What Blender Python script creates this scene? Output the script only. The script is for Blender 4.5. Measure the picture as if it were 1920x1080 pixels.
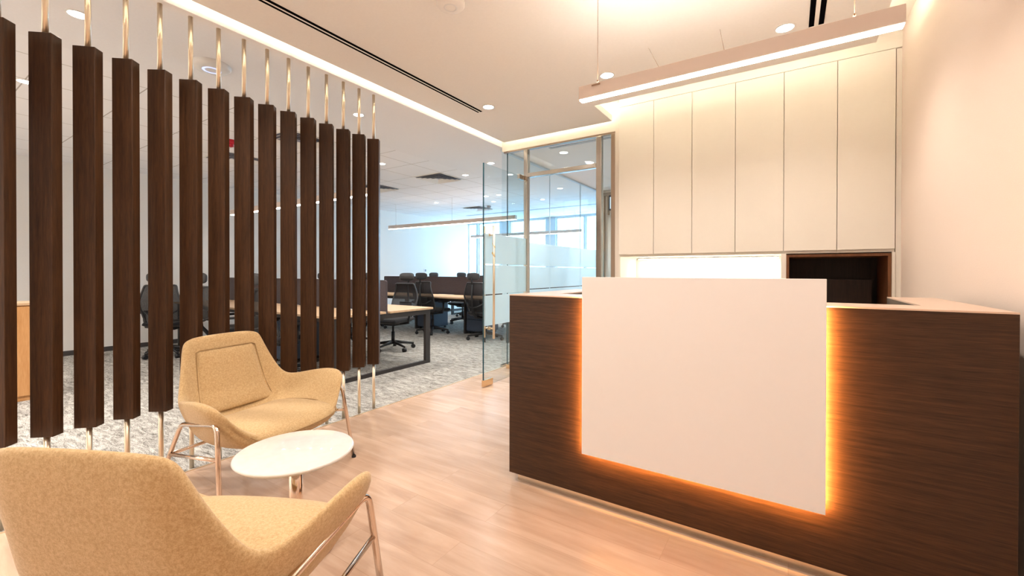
import bpy, bmesh, math, random
from mathutils import Vector, Matrix
random.seed(7)
for _o in list(bpy.data.objects): bpy.data.objects.remove(_o)
SC = bpy.context.scene
COL = SC.collection
PI = math.pi

# ------------------------------------------------------------------ camera
YAW, PITCH, ROLL = math.radians(33.1258), math.radians(-0.3141), math.radians(0.0809)
FPX, SHY = 797.79, -25.7
cd = bpy.data.cameras.new('camera'); cam = bpy.data.objects.new('camera', cd); COL.objects.link(cam)
Fv = Vector((-math.sin(YAW)*math.cos(PITCH), math.cos(YAW)*math.cos(PITCH), math.sin(PITCH)))
Rv = Vector((math.cos(YAW), math.sin(YAW), 0)); Uv = Rv.cross(Fv)
R2 = Rv*math.cos(ROLL) + Uv*math.sin(ROLL); U2 = Uv*math.cos(ROLL) - Rv*math.sin(ROLL)
Mx = Matrix.Identity(4)
for i in range(3):
    Mx[i][0] = R2[i]; Mx[i][1] = U2[i]; Mx[i][2] = -Fv[i]
Mx[0][3], Mx[1][3], Mx[2][3] = 0, 0, 1.2
cam.matrix_world = Mx
cd.sensor_width = 36; cd.lens = 36*FPX/1920; cd.shift_y = SHY/1920
cd.clip_start = 0.02; cd.clip_end = 200
SC.camera = cam

# ------------------------------------------------------------------ world, exposure
w = bpy.data.worlds.new('world'); SC.world = w; w.use_nodes = True
bg = w.node_tree.nodes['Background']
bg.inputs[0].default_value = (0.45, 0.74, 1.0, 1); bg.inputs[1].default_value = 4.0
SC.view_settings.view_transform = 'Standard'; SC.view_settings.look = 'None'
SC.view_settings.gamma = 1; SC.view_settings.use_curve_mapping = False
SC.view_settings.exposure = 1.35

WARM = (1.0, 0.88, 0.78)
NEUT = (1.0, 0.93, 0.86)
P_RECEPTION = 21     # watts of one reception downlight
P_OFFICE = 46

# ------------------------------------------------------------------ levels and planes
ZC = 2.747           # ceiling underside (raft and office alike)
XR, XL = 0.686, -8.60
YW = 10.6            # window wall
YG = 4.404           # glass partition
XF = -3.004          # edge between reception and office ceiling
XFIN = -3.056

# ------------------------------------------------------------------ helpers
def new_bm(): return bmesh.new()

def box(bm, x0, x1, y0, y1, z0, z1, bev=0, seg=2):
    t = bmesh.new()
    bmesh.ops.create_cube(t, size=1)
    for v in t.verts:
        v.co = Vector((x0 + (v.co.x+.5)*(x1-x0), y0 + (v.co.y+.5)*(y1-y0), z0 + (v.co.z+.5)*(z1-z0)))
    if bev > 0:
        bmesh.ops.bevel(t, geom=list(t.edges), offset=bev, segments=seg, profile=.5, affect='EDGES')
    merge(bm, t)

def merge(bm, t):
    me = bpy.data.meshes.new('tmp'); t.to_mesh(me); t.free(); bm.from_mesh(me); bpy.data.meshes.remove(me)

def quad(bm, pts):
    bm.faces.new([bm.verts.new(p) for p in pts])

def tube(bm, pts, r, n=12, cap=True, radii=None):
    pts = [Vector(p) for p in pts]
    m = len(pts)
    tans = []
    for i in range(m):
        a = pts[max(i-1, 0)]; b = pts[min(i+1, m-1)]
        tans.append((b-a).normalized())
    up = Vector((0, 0, 1)) if abs(tans[0].z) < .9 else Vector((1, 0, 0))
    nrm = (up - tans[0]*up.dot(tans[0])).normalized()
    rings = []
    for i in range(m):
        if i > 0:
            nrm = (nrm - tans[i]*nrm.dot(tans[i])).normalized()
        bn = tans[i].cross(nrm)
        rr = radii[i] if radii else r
        rings.append([bm.verts.new(pts[i] + (nrm*math.cos(2*PI*k/n) + bn*math.sin(2*PI*k/n))*rr) for k in range(n)])
    for i in range(m-1):
        for k in range(n):
            f = bm.faces.new((rings[i][k], rings[i][(k+1) % n], rings[i+1][(k+1) % n], rings[i+1][k])); f.smooth = True
    if cap:
        bm.faces.new(list(reversed(rings[0]))); bm.faces.new(rings[-1])

def round_path(pts, r, n=5):
    """polyline with its inner corners rounded by radius r"""
    pts = [Vector(p) for p in pts]; out = [pts[0]]
    for i in range(1, len(pts)-1):
        a, b, c = pts[i-1], pts[i], pts[i+1]
        d1 = (a-b); d2 = (c-b)
        rr = min(r, d1.length*.45, d2.length*.45)
        p1 = b + d1.normalized()*rr; p2 = b + d2.normalized()*rr
        for k in range(n+1):
            t = k/n
            out.append(p1*(1-t)**2 + b*2*t*(1-t) + p2*t*t)
    out.append(pts[-1]); return out

def lathe(bm, prof, cx=0, cy=0, n=32, smooth=True):
    """prof: list of (radius, z)"""
    rings = []
    for r, z in prof:
        if r < 1e-6: rings.append([bm.verts.new((cx, cy, z))])
        else: rings.append([bm.verts.new((cx + r*math.cos(2*PI*k/n), cy + r*math.sin(2*PI*k/n), z)) for k in range(n)])
    for a, b in zip(rings[:-1], rings[1:]):
        for k in range(n):
            k2 = (k+1) % n
            if len(a) == 1 and len(b) == 1: continue
            if len(a) == 1: f = bm.faces.new((a[0], b[k2], b[k]))
            elif len(b) == 1: f = bm.faces.new((a[k], a[k2], b[0]))
            else: f = bm.faces.new((a[k], a[k2], b[k2], b[k]))
            f.smooth = smooth

def obj(name, bm, mat, parent=None, smooth=None, origin=True, base=False):
    """link bm as ONE mesh object; its verts are in the parent's space (or the world)"""
    bmesh.ops.recalc_face_normals(bm, faces=bm.faces)
    me = bpy.data.meshes.new(name)
    c = Vector((0, 0, 0))
    if origin and len(bm.verts):
        lo = Vector([min(v.co[i] for v in bm.verts) for i in range(3)])
        hi = Vector([max(v.co[i] for v in bm.verts) for i in range(3)])
        c = (lo+hi)/2
        if base: c.z = lo.z
        for v in bm.verts: v.co -= c
    if smooth:
        for f in bm.faces: f.smooth = True
    bm.to_mesh(me); bm.free()
    if mat: me.materials.append(mat)
    o = bpy.data.objects.new(name, me); COL.objects.link(o)
    if parent is not None:
        o.parent = parent
        if parent.type == 'MESH' or parent.get('_world'):
            c = c - world_loc(parent)
    o.location = c
    return o

def world_loc(p):
    l = Vector((0, 0, 0))
    while p is not None:
        l += p.location; p = p.parent
    return l

def tag(o, label=None, cat=None, group=None, kind=None):
    if label: o['label'] = label
    if cat: o['category'] = cat
    if group: o['group'] = group
    if kind: o['kind'] = kind
    return o

def thing(name, label, cat, loc=(0, 0, 0), rz=0, group=None, kind=None, world=False):
    o = bpy.data.objects.new(name, None); COL.objects.link(o)
    o.empty_display_size = .05
    o.location = loc; o.rotation_euler = (0, 0, rz)
    if world: WORLD.add(o.name)
    return tag(o, label, cat, group, kind)

WORLD = set()
def part(name, bm, mat, parent, label=None, smooth=None):
    """a part whose verts are given in WORLD coordinates (its thing is not rotated)"""
    bmesh.ops.recalc_face_normals(bm, faces=bm.faces)
    lo = Vector([min(v.co[i] for v in bm.verts) for i in range(3)])
    hi = Vector([max(v.co[i] for v in bm.verts) for i in range(3)])
    c = (lo+hi)/2
    for v in bm.verts: v.co -= c
    if smooth:
        for f in bm.faces: f.smooth = True
    me = bpy.data.meshes.new(name); bm.to_mesh(me); bm.free()
    if mat: me.materials.append(mat)
    o = bpy.data.objects.new(name, me); COL.objects.link(o)
    o.parent = parent; o.location = c - (world_loc(parent) if parent else Vector((0, 0, 0)))
    if label: o['label'] = label
    return o

def lpart(name, bm, mat, parent, label=None, smooth=None, mods=None):
    """a part whose verts are given in its parent's LOCAL coordinates"""
    bmesh.ops.recalc_face_normals(bm, faces=bm.faces)
    lo = Vector([min(v.co[i] for v in bm.verts) for i in range(3)])
    hi = Vector([max(v.co[i] for v in bm.verts) for i in range(3)])
    c = (lo+hi)/2
    for v in bm.verts: v.co -= c
    if smooth:
        for f in bm.faces: f.smooth = True
    me = bpy.data.meshes.new(name); bm.to_mesh(me); bm.free()
    if mat: me.materials.append(mat)
    o = bpy.data.objects.new(name, me); COL.objects.link(o)
    o.parent = parent; o.location = c
    if label: o['label'] = label
    return o

def struct(name, bm, mat, label=None):
    o = part(name, bm, mat, None)
    o['kind'] = 'structure'
    if label: o['label'] = label
    return o

def bx(*a, **k):
    b = new_bm(); box(b, *a, **k); return b

def copy_tree(o, parent=None):
    c = o.copy(); COL.objects.link(c)
    if parent is not None: c.parent = parent
    for ch in list(o.children): copy_tree(ch, c)
    return c

# ------------------------------------------------------------------ materials
def mat_new(name):
    m = bpy.data.materials.new(name); m.use_nodes = True
    nt = m.node_tree; b = nt.nodes['Principled BSDF']
    return m, nt, b

def N(nt, t, **k):
    n = nt.nodes.new(t)
    for a, v in k.items(): setattr(n, a, v)
    return n

def paint(name, col, rough=.6, noise=.03, scale=60, bump=.02, spec=.4):
    m, nt, b = mat_new(name)
    tc = N(nt, 'ShaderNodeTexCoord'); nz = N(nt, 'ShaderNodeTexNoise')
    nz.inputs['Scale'].default_value = scale; nz.inputs['Detail'].default_value = 4
    nt.links.new(tc.outputs['Object'], nz.inputs['Vector'])
    mx = N(nt, 'ShaderNodeMix', data_type='RGBA')
    mx.inputs[6].default_value = (*[c*(1-noise) for c in col], 1); mx.inputs[7].default_value = (*[min(1, c*(1+noise)) for c in col], 1)
    nt.links.new(nz.outputs['Fac'], mx.inputs[0]); nt.links.new(mx.outputs[2], b.inputs['Base Color'])
    b.inputs['Roughness'].default_value = rough; b.inputs['Specular IOR Level'].default_value = spec
    if bump:
        bp = N(nt, 'ShaderNodeBump'); bp.inputs['Strength'].default_value = bump; bp.inputs['Distance'].default_value = .01
        nt.links.new(nz.outputs['Fac'], bp.inputs['Height']); nt.links.new(bp.outputs['Normal'], b.inputs['Normal'])
    return m

def metal(name, col, rough=.25, brush=(4, 4, 90)):
    m, nt, b = mat_new(name)
    b.inputs['Metallic'].default_value = 1; b.inputs['Base Color'].default_value = (*col, 1)
    tc = N(nt, 'ShaderNodeTexCoord'); mp = N(nt, 'ShaderNodeMapping'); mp.inputs['Scale'].default_value = brush
    nz = N(nt, 'ShaderNodeTexNoise'); nz.inputs['Scale'].default_value = 6
    mr = N(nt, 'ShaderNodeMapRange'); mr.inputs['To Min'].default_value = rough*.8; mr.inputs['To Max'].default_value = rough*1.25
    nt.links.new(tc.outputs['Object'], mp.inputs[0]); nt.links.new(mp.outputs[0], nz.inputs['Vector'])
    nt.links.new(nz.outputs['Fac'], mr.inputs['Value']); nt.links.new(mr.outputs[0], b.inputs['Roughness'])
    return m

def emit(name, col, s):
    m, nt, b = mat_new(name)
    b.inputs['Base Color'].default_value = (.8, .8, .8, 1)
    b.inputs['Emission Color'].default_value = (*col, 1); b.inputs['Emission Strength'].default_value = s
    return m

def wood(name, c1, c2, scale, rough=.4, ring=3.0, bump=.05, rnd=True):
    """scale: mapping scale, small along the grain"""
    m, nt, b = mat_new(name)
    tc = N(nt, 'ShaderNodeTexCoord'); mp = N(nt, 'ShaderNodeMapping'); mp.inputs['Scale'].default_value = scale
    oi = N(nt, 'ShaderNodeObjectInfo'); ad = N(nt, 'ShaderNodeVectorMath', operation='ADD')
    mu = N(nt, 'ShaderNodeMath', operation='MULTIPLY'); mu.inputs[1].default_value = 37.0
    nt.links.new(tc.outputs['Object'], mp.inputs[0])
    nt.links.new(oi.outputs['Random'], mu.inputs[0]); nt.links.new(mp.outputs[0], ad.inputs[0])
    if rnd: nt.links.new(mu.outputs[0], ad.inputs[1])
    n1 = N(nt, 'ShaderNodeTexNoise'); n1.inputs['Scale'].default_value = ring; n1.inputs['Detail'].default_value = 8; n1.inputs['Roughness'].default_value = .65
    n2 = N(nt, 'ShaderNodeTexNoise'); n2.inputs['Scale'].default_value = ring*6; n2.inputs['Detail'].default_value = 5
    nt.links.new(ad.outputs[0], n1.inputs['Vector']); nt.links.new(ad.outputs[0], n2.inputs['Vector'])
    mm = N(nt, 'ShaderNodeMath', operation='MULTIPLY_ADD'); mm.inputs[1].default_value = .4
    sc = N(nt, 'ShaderNodeMath', operation='MULTIPLY'); sc.inputs[1].default_value = .6
    nt.links.new(n1.outputs['Fac'], sc.inputs[0]); nt.links.new(n2.outputs['Fac'], mm.inputs[0]); nt.links.new(sc.outputs[0], mm.inputs[2])
    cr = N(nt, 'ShaderNodeValToRGB'); cr.color_ramp.elements[0].position = .36; cr.color_ramp.elements[1].position = .64
    cr.color_ramp.elements[0].color = (*c1, 1); cr.color_ramp.elements[1].color = (*c2, 1)
    nt.links.new(mm.outputs[0], cr.inputs[0]); nt.links.new(cr.outputs[0], b.inputs['Base Color'])
    b.inputs['Roughness'].default_value = rough; b.inputs['Specular IOR Level'].default_value = .35
    bp = N(nt, 'ShaderNodeBump'); bp.inputs['Strength'].default_value = bump; bp.inputs['Distance'].default_value = .003
    nt.links.new(mm.outputs[0], bp.inputs['Height']); nt.links.new(bp.outputs['Normal'], b.inputs['Normal'])
    return m

def fabric(name, c1, c2, scale=350, rough=.95):
    m, nt, b = mat_new(name)
    tc = N(nt, 'ShaderNodeTexCoord')
    n1 = N(nt, 'ShaderNodeTexNoise'); n1.inputs['Scale'].default_value = scale; n1.inputs['Detail'].default_value = 3
    n2 = N(nt, 'ShaderNodeTexNoise'); n2.inputs['Scale'].default_value = scale*.35; n2.inputs['Detail'].default_value = 5
    nt.links.new(tc.outputs['Object'], n1.inputs['Vector']); nt.links.new(tc.outputs['Object'], n2.inputs['Vector'])
    av = N(nt, 'ShaderNodeMath', operation='ADD'); nt.links.new(n1.outputs['Fac'], av.inputs[0]); nt.links.new(n2.outputs['Fac'], av.inputs[1])
    cr = N(nt, 'ShaderNodeValToRGB'); hf = N(nt, 'ShaderNodeMath', operation='MULTIPLY'); hf.inputs[1].default_value = .5
    nt.links.new(av.outputs[0], hf.inputs[0]); nt.links.new(hf.outputs[0], cr.inputs[0])
    cr.color_ramp.elements[0].position = .38; cr.color_ramp.elements[1].position = .62
    cr.color_ramp.elements[0].color = (*c1, 1); cr.color_ramp.elements[1].color = (*c2, 1)
    nt.links.new(cr.outputs[0], b.inputs['Base Color'])
    b.inputs['Roughness'].default_value = rough; b.inputs['Specular IOR Level'].default_value = .15
    b.inputs['Sheen Weight'].default_value = .25; b.inputs['Sheen Roughness'].default_value = .5
    bp = N(nt, 'ShaderNodeBump'); bp.inputs['Strength'].default_value = .35; bp.inputs['Distance'].default_value = .002
    nt.links.new(n1.outputs['Fac'], bp.inputs['Height']); nt.links.new(bp.outputs['Normal'], b.inputs['Normal'])
    return m

def glass_mat(name, tint=(.93, .97, .98)):
    m = bpy.data.materials.new(name); m.use_nodes = True; nt = m.node_tree
    nt.nodes.remove(nt.nodes['Principled BSDF']); out = nt.nodes['Material Output']
    tr = N(nt, 'ShaderNodeBsdfTransparent'); tr.inputs[0].default_value = (*tint, 1)
    gl = N(nt, 'ShaderNodeBsdfGlossy'); gl.inputs['Roughness'].default_value = .0
    lw = N(nt, 'ShaderNodeLayerWeight'); lw.inputs[0].default_value = .5
    pw = N(nt, 'ShaderNodeMath', operation='POWER'); pw.inputs[1].default_value = 5
    fr = N(nt, 'ShaderNodeMapRange'); fr.inputs['To Min'].default_value = .03; fr.inputs['To Max'].default_value = .8
    nt.links.new(lw.outputs['Facing'], pw.inputs[0]); nt.links.new(pw.outputs[0], fr.inputs['Value'])
    mx = N(nt, 'ShaderNodeMixShader')
    nt.links.new(fr.outputs[0], mx.inputs[0]); nt.links.new(tr.outputs[0], mx.inputs[1]); nt.links.new(gl.outputs[0], mx.inputs[2])
    nt.links.new(mx.outputs[0], out.inputs[0]); return m

def frost_mat(name):
    m = bpy.data.materials.new(name); m.use_nodes = True; nt = m.node_tree
    nt.nodes.remove(nt.nodes['Principled BSDF']); out = nt.nodes['Material Output']
    tl = N(nt, 'ShaderNodeBsdfTranslucent'); tl.inputs[0].default_value = (.84, .95, 1, 1)
    df = N(nt, 'ShaderNodeBsdfDiffuse'); df.inputs[0].default_value = (.80, .90, .96, 1)
    tp = N(nt, 'ShaderNodeBsdfTransparent')
    a = N(nt, 'ShaderNodeMixShader'); a.inputs[0].default_value = .08
    c = N(nt, 'ShaderNodeMixShader'); c.inputs[0].default_value = .10
    nt.links.new(tl.outputs[0], a.inputs[1]); nt.links.new(df.outputs[0], a.inputs[2])
    nt.links.new(a.outputs[0], c.inputs[1]); nt.links.new(tp.outputs[0], c.inputs[2])
    nt.links.new(c.outputs[0], out.inputs[0]); return m

def mesh_mat(name, col, open_=.35):
    m = bpy.data.materials.new(name); m.use_nodes = True; nt = m.node_tree
    b = nt.nodes['Principled BSDF']; out = nt.nodes['Material Output']
    b.inputs['Base Color'].default_value = (*col, 1); b.inputs['Roughness'].default_value = .6
    tc = N(nt, 'ShaderNodeTexCoord'); mp = N(nt, 'ShaderNodeMapping'); mp.inputs['Scale'].default_value = (160, 160, 160)
    ck = N(nt, 'ShaderNodeTexChecker'); ck.inputs['Scale'].default_value = 1
    tp = N(nt, 'ShaderNodeBsdfTransparent'); mx = N(nt, 'ShaderNodeMixShader')
    mu = N(nt, 'ShaderNodeMath', operation='MULTIPLY'); mu.inputs[1].default_value = open_
    nt.links.new(tc.outputs['Object'], mp.inputs[0]); nt.links.new(mp.outputs[0], ck.inputs['Vector'])
    nt.links.new(ck.outputs['Fac'], mu.inputs[0]); nt.links.new(mu.outputs[0], mx.inputs[0])
    nt.links.new(b.outputs[0], mx.inputs[1]); nt.links.new(tp.outputs[0], mx.inputs[2]); nt.links.new(mx.outputs[0], out.inputs[0])
    return m

def floor_mat():
    m, nt, b = mat_new('peach_oak_vinyl_planks')
    tc = N(nt, 'ShaderNodeTexCoord'); geo = N(nt, 'ShaderNodeNewGeometry')
    br = N(nt, 'ShaderNodeTexBrick'); br.offset = .37; br.offset_frequency = 2
    br.inputs['Scale'].default_value = 1; br.inputs['Brick Width'].default_value = 1.22; br.inputs['Row Height'].default_value = .182
    br.inputs['Mortar Size'].default_value = .0012; br.inputs['Mortar Smooth'].default_value = .1; br.inputs['Bias'].default_value = 0
    br.inputs['Color1'].default_value = (.0, .0, .0, 1); br.inputs['Color2'].default_value = (1, 1, 1, 1); br.inputs['Mortar'].default_value = (.5, .5, .5, 1)
    nt.links.new(geo.outputs['Position'], br.inputs['Vector'])
    # a different piece of the grain on every plank
    mp = N(nt, 'ShaderNodeMapping'); mp.inputs['Scale'].default_value = (1.4, 11, 1)
    vm = N(nt, 'ShaderNodeVectorMath', operation='MULTIPLY_ADD'); vm.inputs[1].default_value = (9, 5, 7)
    nt.links.new(br.outputs['Color'], vm.inputs[0]); nt.links.new(geo.outputs['Position'], mp.inputs[0]); nt.links.new(mp.outputs[0], vm.inputs[2])
    n1 = N(nt, 'ShaderNodeTexNoise'); n1.inputs['Scale'].default_value = 1.2; n1.inputs['Detail'].default_value = 9; n1.inputs['Roughness'].default_value = .6; n1.inputs['Distortion'].default_value = .4
    nt.links.new(vm.outputs[0], n1.inputs['Vector'])
    cr = N(nt, 'ShaderNodeValToRGB'); e = cr.color_ramp.elements
    e[0].position = .30; e[0].color = (.45, .300, .212, 1); e[1].position = .72; e[1].color = (.61, .445, .335, 1)
    x = cr.color_ramp.elements.new(.5); x.color = (.53, .372, .268, 1)
    nt.links.new(n1.outputs['Fac'], cr.inputs[0])
    sp = N(nt, 'ShaderNodeMix', data_type='RGBA', blend_type='MULTIPLY'); sp.inputs[0].default_value = 1
    tn = N(nt, 'ShaderNodeMapRange'); tn.inputs['To Min'].default_value = .92; tn.inputs['To Max'].default_value = 1.06
    bw = N(nt, 'ShaderNodeRGBToBW'); nt.links.new(br.outputs['Color'], bw.inputs[0]); nt.links.new(bw.outputs[0], tn.inputs['Value'])
    cmb = N(nt, 'ShaderNodeCombineColor'); [nt.links.new(tn.outputs[0], cmb.inputs[i]) for i in range(3)]
    nt.links.new(cr.outputs[0], sp.inputs[6]); nt.links.new(cmb.outputs[0], sp.inputs[7])
    dk = N(nt, 'ShaderNodeMix', data_type='RGBA'); dk.inputs[7].default_value = (.33, .2, .13, 1)
    fm = N(nt, 'ShaderNodeMath', operation='MULTIPLY'); fm.inputs[1].default_value = .45
    nt.links.new(br.outputs['Fac'], fm.inputs[0]); nt.links.new(fm.outputs[0], dk.inputs[0]); nt.links.new(sp.outputs[2], dk.inputs[6])
    nt.links.new(dk.outputs[2], b.inputs['Base Color'])
    b.inputs['Roughness'].default_value = .27; b.inputs['Specular IOR Level'].default_value = .5
    bp = N(nt, 'ShaderNodeBump'); bp.inputs['Strength'].default_value = .05; bp.inputs['Distance'].default_value = .002
    nt.links.new(n1.outputs['Fac'], bp.inputs['Height']); nt.links.new(bp.outputs['Normal'], b.inputs['Normal'])
    return m

def carpet_mat():
    m, nt, b = mat_new('grey_beige_carpet')
    geo = N(nt, 'ShaderNodeNewGeometry'); mp = N(nt, 'ShaderNodeMapping'); mp.inputs['Scale'].default_value = (6, 22, 1)
    mp.inputs['Rotation'].default_value = (0, 0, .5)
    nt.links.new(geo.outputs['Position'], mp.inputs[0])
    n1 = N(nt, 'ShaderNodeTexNoise'); n1.inputs['Scale'].default_value = 1.3; n1.inputs['Detail'].default_value = 8; n1.inputs['Roughness'].default_value = .72; n1.inputs['Distortion'].default_value = 1.2
    n2 = N(nt, 'ShaderNodeTexNoise'); n2.inputs['Scale'].default_value = 160; n2.inputs['Detail'].default_value = 3
    nt.links.new(mp.outputs[0], n1.inputs['Vector']); nt.links.new(geo.outputs['Position'], n2.inputs['Vector'])
    a = N(nt, 'ShaderNodeMath', operation='MULTIPLY_ADD'); a.inputs[1].default_value = .45
    s = N(nt, 'ShaderNodeMath', operation='MULTIPLY'); s.inputs[1].default_value = .55
    nt.links.new(n1.outputs['Fac'], s.inputs[0]); nt.links.new(n2.outputs['Fac'], a.inputs[0]); nt.links.new(s.outputs[0], a.inputs[2])
    cr = N(nt, 'ShaderNodeValToRGB'); e = cr.color_ramp.elements
    e[0].position = .40; e[0].color = (.085, .078, .068, 1); e[1].position = .60; e[1].color = (.56, .54, .50, 1)
    nt.links.new(a.outputs[0], cr.inputs[0]); nt.links.new(cr.outputs[0], b.inputs['Base Color'])
    b.inputs['Roughness'].default_value = 1; b.inputs['Specular IOR Level'].default_value = .05
    bp = N(nt, 'ShaderNodeBump'); bp.inputs['Strength'].default_value = .5; bp.inputs['Distance'].default_value = .01
    nt.links.new(a.outputs[0], bp.inputs['Height']); nt.links.new(bp.outputs['Normal'], b.inputs['Normal'])
    return m

def tile_mat():
    """white mineral ceiling tiles, 600 mm, fine joints"""
    m, nt, b = mat_new('white_ceiling_tiles')
    geo = N(nt, 'ShaderNodeNewGeometry'); sx = N(nt, 'ShaderNodeSeparateXYZ'); nt.links.new(geo.outputs['Position'], sx.inputs[0])
    facs = []
    for ax, off in ((0, 4.56), (1, -4.93)):
        ad = N(nt, 'ShaderNodeMath', operation='ADD'); ad.inputs[1].default_value = off + 60
        nt.links.new(sx.outputs[ax], ad.inputs[0])
        md = N(nt, 'ShaderNodeMath', operation='MODULO'); md.inputs[1].default_value = .6; nt.links.new(ad.outputs[0], md.inputs[0])
        lt = N(nt, 'ShaderNodeMath', operation='LESS_THAN'); lt.inputs[1].default_value = .009; nt.links.new(md.outputs[0], lt.inputs[0])
        facs.append(lt)
    mxx = N(nt, 'ShaderNodeMath', operation='MAXIMUM'); nt.links.new(facs[0].outputs[0], mxx.inputs[0]); nt.links.new(facs[1].outputs[0], mxx.inputs[1])
    mix = N(nt, 'ShaderNodeMix', data_type='RGBA'); mix.inputs[6].default_value = (.86, .86, .88, 1); mix.inputs[7].default_value = (.45, .42, .40, 1)
    nt.links.new(mxx.outputs[0], mix.inputs[0]); nt.links.new(mix.outputs[2], b.inputs['Base Color'])
    b.inputs['Roughness'].default_value = .8
    return m

def table_mat():
    m, nt, b = mat_new('white_marble_top')
    tc = N(nt, 'ShaderNodeTexCoord'); n = N(nt, 'ShaderNodeTexNoise'); n.inputs['Scale'].default_value = 22; n.inputs['Detail'].default_value = 8; n.inputs['Distortion'].default_value = .6
    nt.links.new(tc.outputs['Object'], n.inputs['Vector'])
    cr = N(nt, 'ShaderNodeValToRGB'); e = cr.color_ramp.elements
    e[0].position = .35; e[0].color = (.69, .67, .645, 1); e[1].position = .6; e[1].color = (.73, .71, .69, 1)
    nt.links.new(n.outputs['Fac'], cr.inputs[0]); nt.links.new(cr.outputs[0], b.inputs['Base Color'])
    b.inputs['Roughness'].default_value = .04; b.inputs['Specular IOR Level'].default_value = .5
    return m

M = {}
M['floor'] = floor_mat(); M['carpet'] = carpet_mat(); M['tiles'] = tile_mat(); M['table'] = table_mat()
M['ceiling'] = paint('white_ceiling_paint', (.84, .84, .86), .8)
M['raft'] = paint('warm_white_ceiling_paint', (.88, .86, .825), .8)
M['wall_right'] = paint('peach_wall_covering', (.86, .73, .64), .75, .05, 220, .15)
M['wall_white'] = paint('white_wall_paint', (.78, .765, .735), .8)
M['wall_cream'] = paint('cream_wall_paint', (.86, .79, .71), .8)
M['cove'] = paint('cream_cove_paint', (.84, .80, .72), .7)
M['skirt'] = paint('dark_grey_skirting', (.06, .055, .055), .5)
M['cabinet'] = paint('cream_lacquered_cabinet', (.86, .82, .74), .45, .01, 40, 0)
M['gap'] = paint('shadow_gap_trim', (.35, .25, .16), .6)
M['panel'] = paint('white_solid_surface', (.80, .775, .76), .35, .01, 30, 0)
M['fin'] = wood('walnut_fin_veneer', (.023, .009, .0028), (.076, .032, .0115), (26, 26, 1.1), .42)
M['desk'] = wood('walnut_desk_veneer', (.016, .0060, .0022), (.070, .029, .0115), (.9, 20, 26), .38)
M['desk_top'] = paint('warm_laminate_ledge', (.62, .46, .36), .35, .03, 20, 0)
M['niche'] = wood('dark_niche_veneer', (.012, .006, .004), (.035, .016, .009), (22, 22, 1), .5)
M['niche_edge'] = wood('brown_niche_edging', (.10, .035, .012), (.2, .08, .03), (10, 10, 1), .4)
M['kick'] = metal('brushed_steel_kick', (.74, .65, .52), .3)
M['champagne'] = metal('brushed_champagne_tube', (.86, .75, .59), .36)
M['chrome'] = metal('polished_rose_chrome', (.74, .63, .54), .12)
M['steel'] = metal('brushed_stainless_steel', (.50, .46, .41), .22)
M['steel_dark'] = metal('bronze_brushed_steel', (.42, .33, .26), .3)
M['brass'] = metal('brass_fitting', (.72, .52, .32), .22)
M['fabric'] = fabric('tan_wool_fabric', (.44, .295, .135), (.60, .435, .24))
M['seam'] = paint('seam_thread', (.34, .22, .10), .9)
M['glass'] = glass_mat('clear_glass')
M['glass_edge'] = paint('glass_edge_green', (.015, .07, .10), .15, .02, 20, 0)
M['frost'] = frost_mat('frosted_film')
M['black'] = paint('black_plastic', (.012, .012, .014), .45, .02, 60, 0)
M['black_fabric'] = fabric('black_seat_fabric', (.008, .008, .010), (.022, .022, .026))
M['mesh'] = mesh_mat('black_mesh_fabric', (.012, .012, .015), .2)
M['grey_rim'] = paint('slate_frame_plastic', (.045, .047, .052), .4, .02, 60, 0)
M['charcoal'] = paint('charcoal_powder_coat', (.035, .030, .030), .45, .02, 60, 0)
M['screen'] = fabric('plum_grey_screen_fabric', (.055, .045, .054), (.085, .070, .082), 260)
M['oak'] = wood('light_oak_laminate', (.52, .34, .20), (.66, .47, .30), (.8, 9, 9), .4)
M['oakv'] = wood('orange_oak_veneer', (.52, .25, .09), (.64, .35, .15), (9, 9, .8), .4)
M['pedestal'] = paint('navy_grey_metal', (.05, .07, .11), .4, .01, 40, 0)
M['alu'] = paint('satin_aluminium_body', (.74, .64, .58), .4, .01, 40, 0)
M['alu_grey'] = paint('grey_aluminium_body', (.36, .33, .33), .4, .01, 40, 0)
M['white_pl'] = paint('white_plastic', (.8, .8, .79), .4, .01, 40, 0)
M['diff_dark'] = paint('dark_diffuser_void', (.004, .004, .005), .9, .01, 40, 0, 0)
M['void'] = paint('blue_grey_diffuser_void', (.22, .23, .30), .7, .01, 40, 0)
M['diff_grey'] = paint('grey_diffuser_blade', (.25, .27, .32), .5, .01, 40, 0)
M['red'] = paint('red_plastic', (.45, .01, .03), .35, .01, 40, 0)
M['wire'] = paint('bronze_wire', (.30, .18, .11), .4, .01, 40, 0)
M['led_warm'] = emit('linear_lamp_diffuser', (1, .91, .82), 13)
M['led_white'] = emit('office_linear_diffuser', (1, .93, .86), 9)
M['led_up_fill'] = emit('added_uplight_glow', (1, .92, .83), 30)  # added glow on top of the pendant, brightens the reception ceiling
M['lens'] = emit('downlight_lens', (1, .93, .84), 14)
M['lens_off'] = emit('dim_downlight_lens', (1, .97, .93), 7)
M['high_pane'] = emit('daylight_glow_pane', (.55, .8, 1), .35)  # daylight behind the pane is put in as emission
M['led_orange'] = emit('amber_led_tape', (1, .52, .16), 620)
M['led_cove'] = emit('cove_led_tape', (1, .90, .74), 15)
M['led_cab'] = emit('under_cabinet_led', (1, .97, .80), 14)
M['led_blue'] = emit('blue_status_ring', (.3, .45, 1), .5)
M['film'] = paint('torn_yellowed_film', (.72, .58, .36), .3, .05, 30, 0)
M['facade'] = paint('pale_building_cladding', (.80, .86, .90), .6)
M['facade2'] = paint('blue_grey_building_glass', (.42, .55, .68), .4)
M['blind'] = paint('pale_blue_column_paint', (.55, .68, .78), .7)

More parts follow.
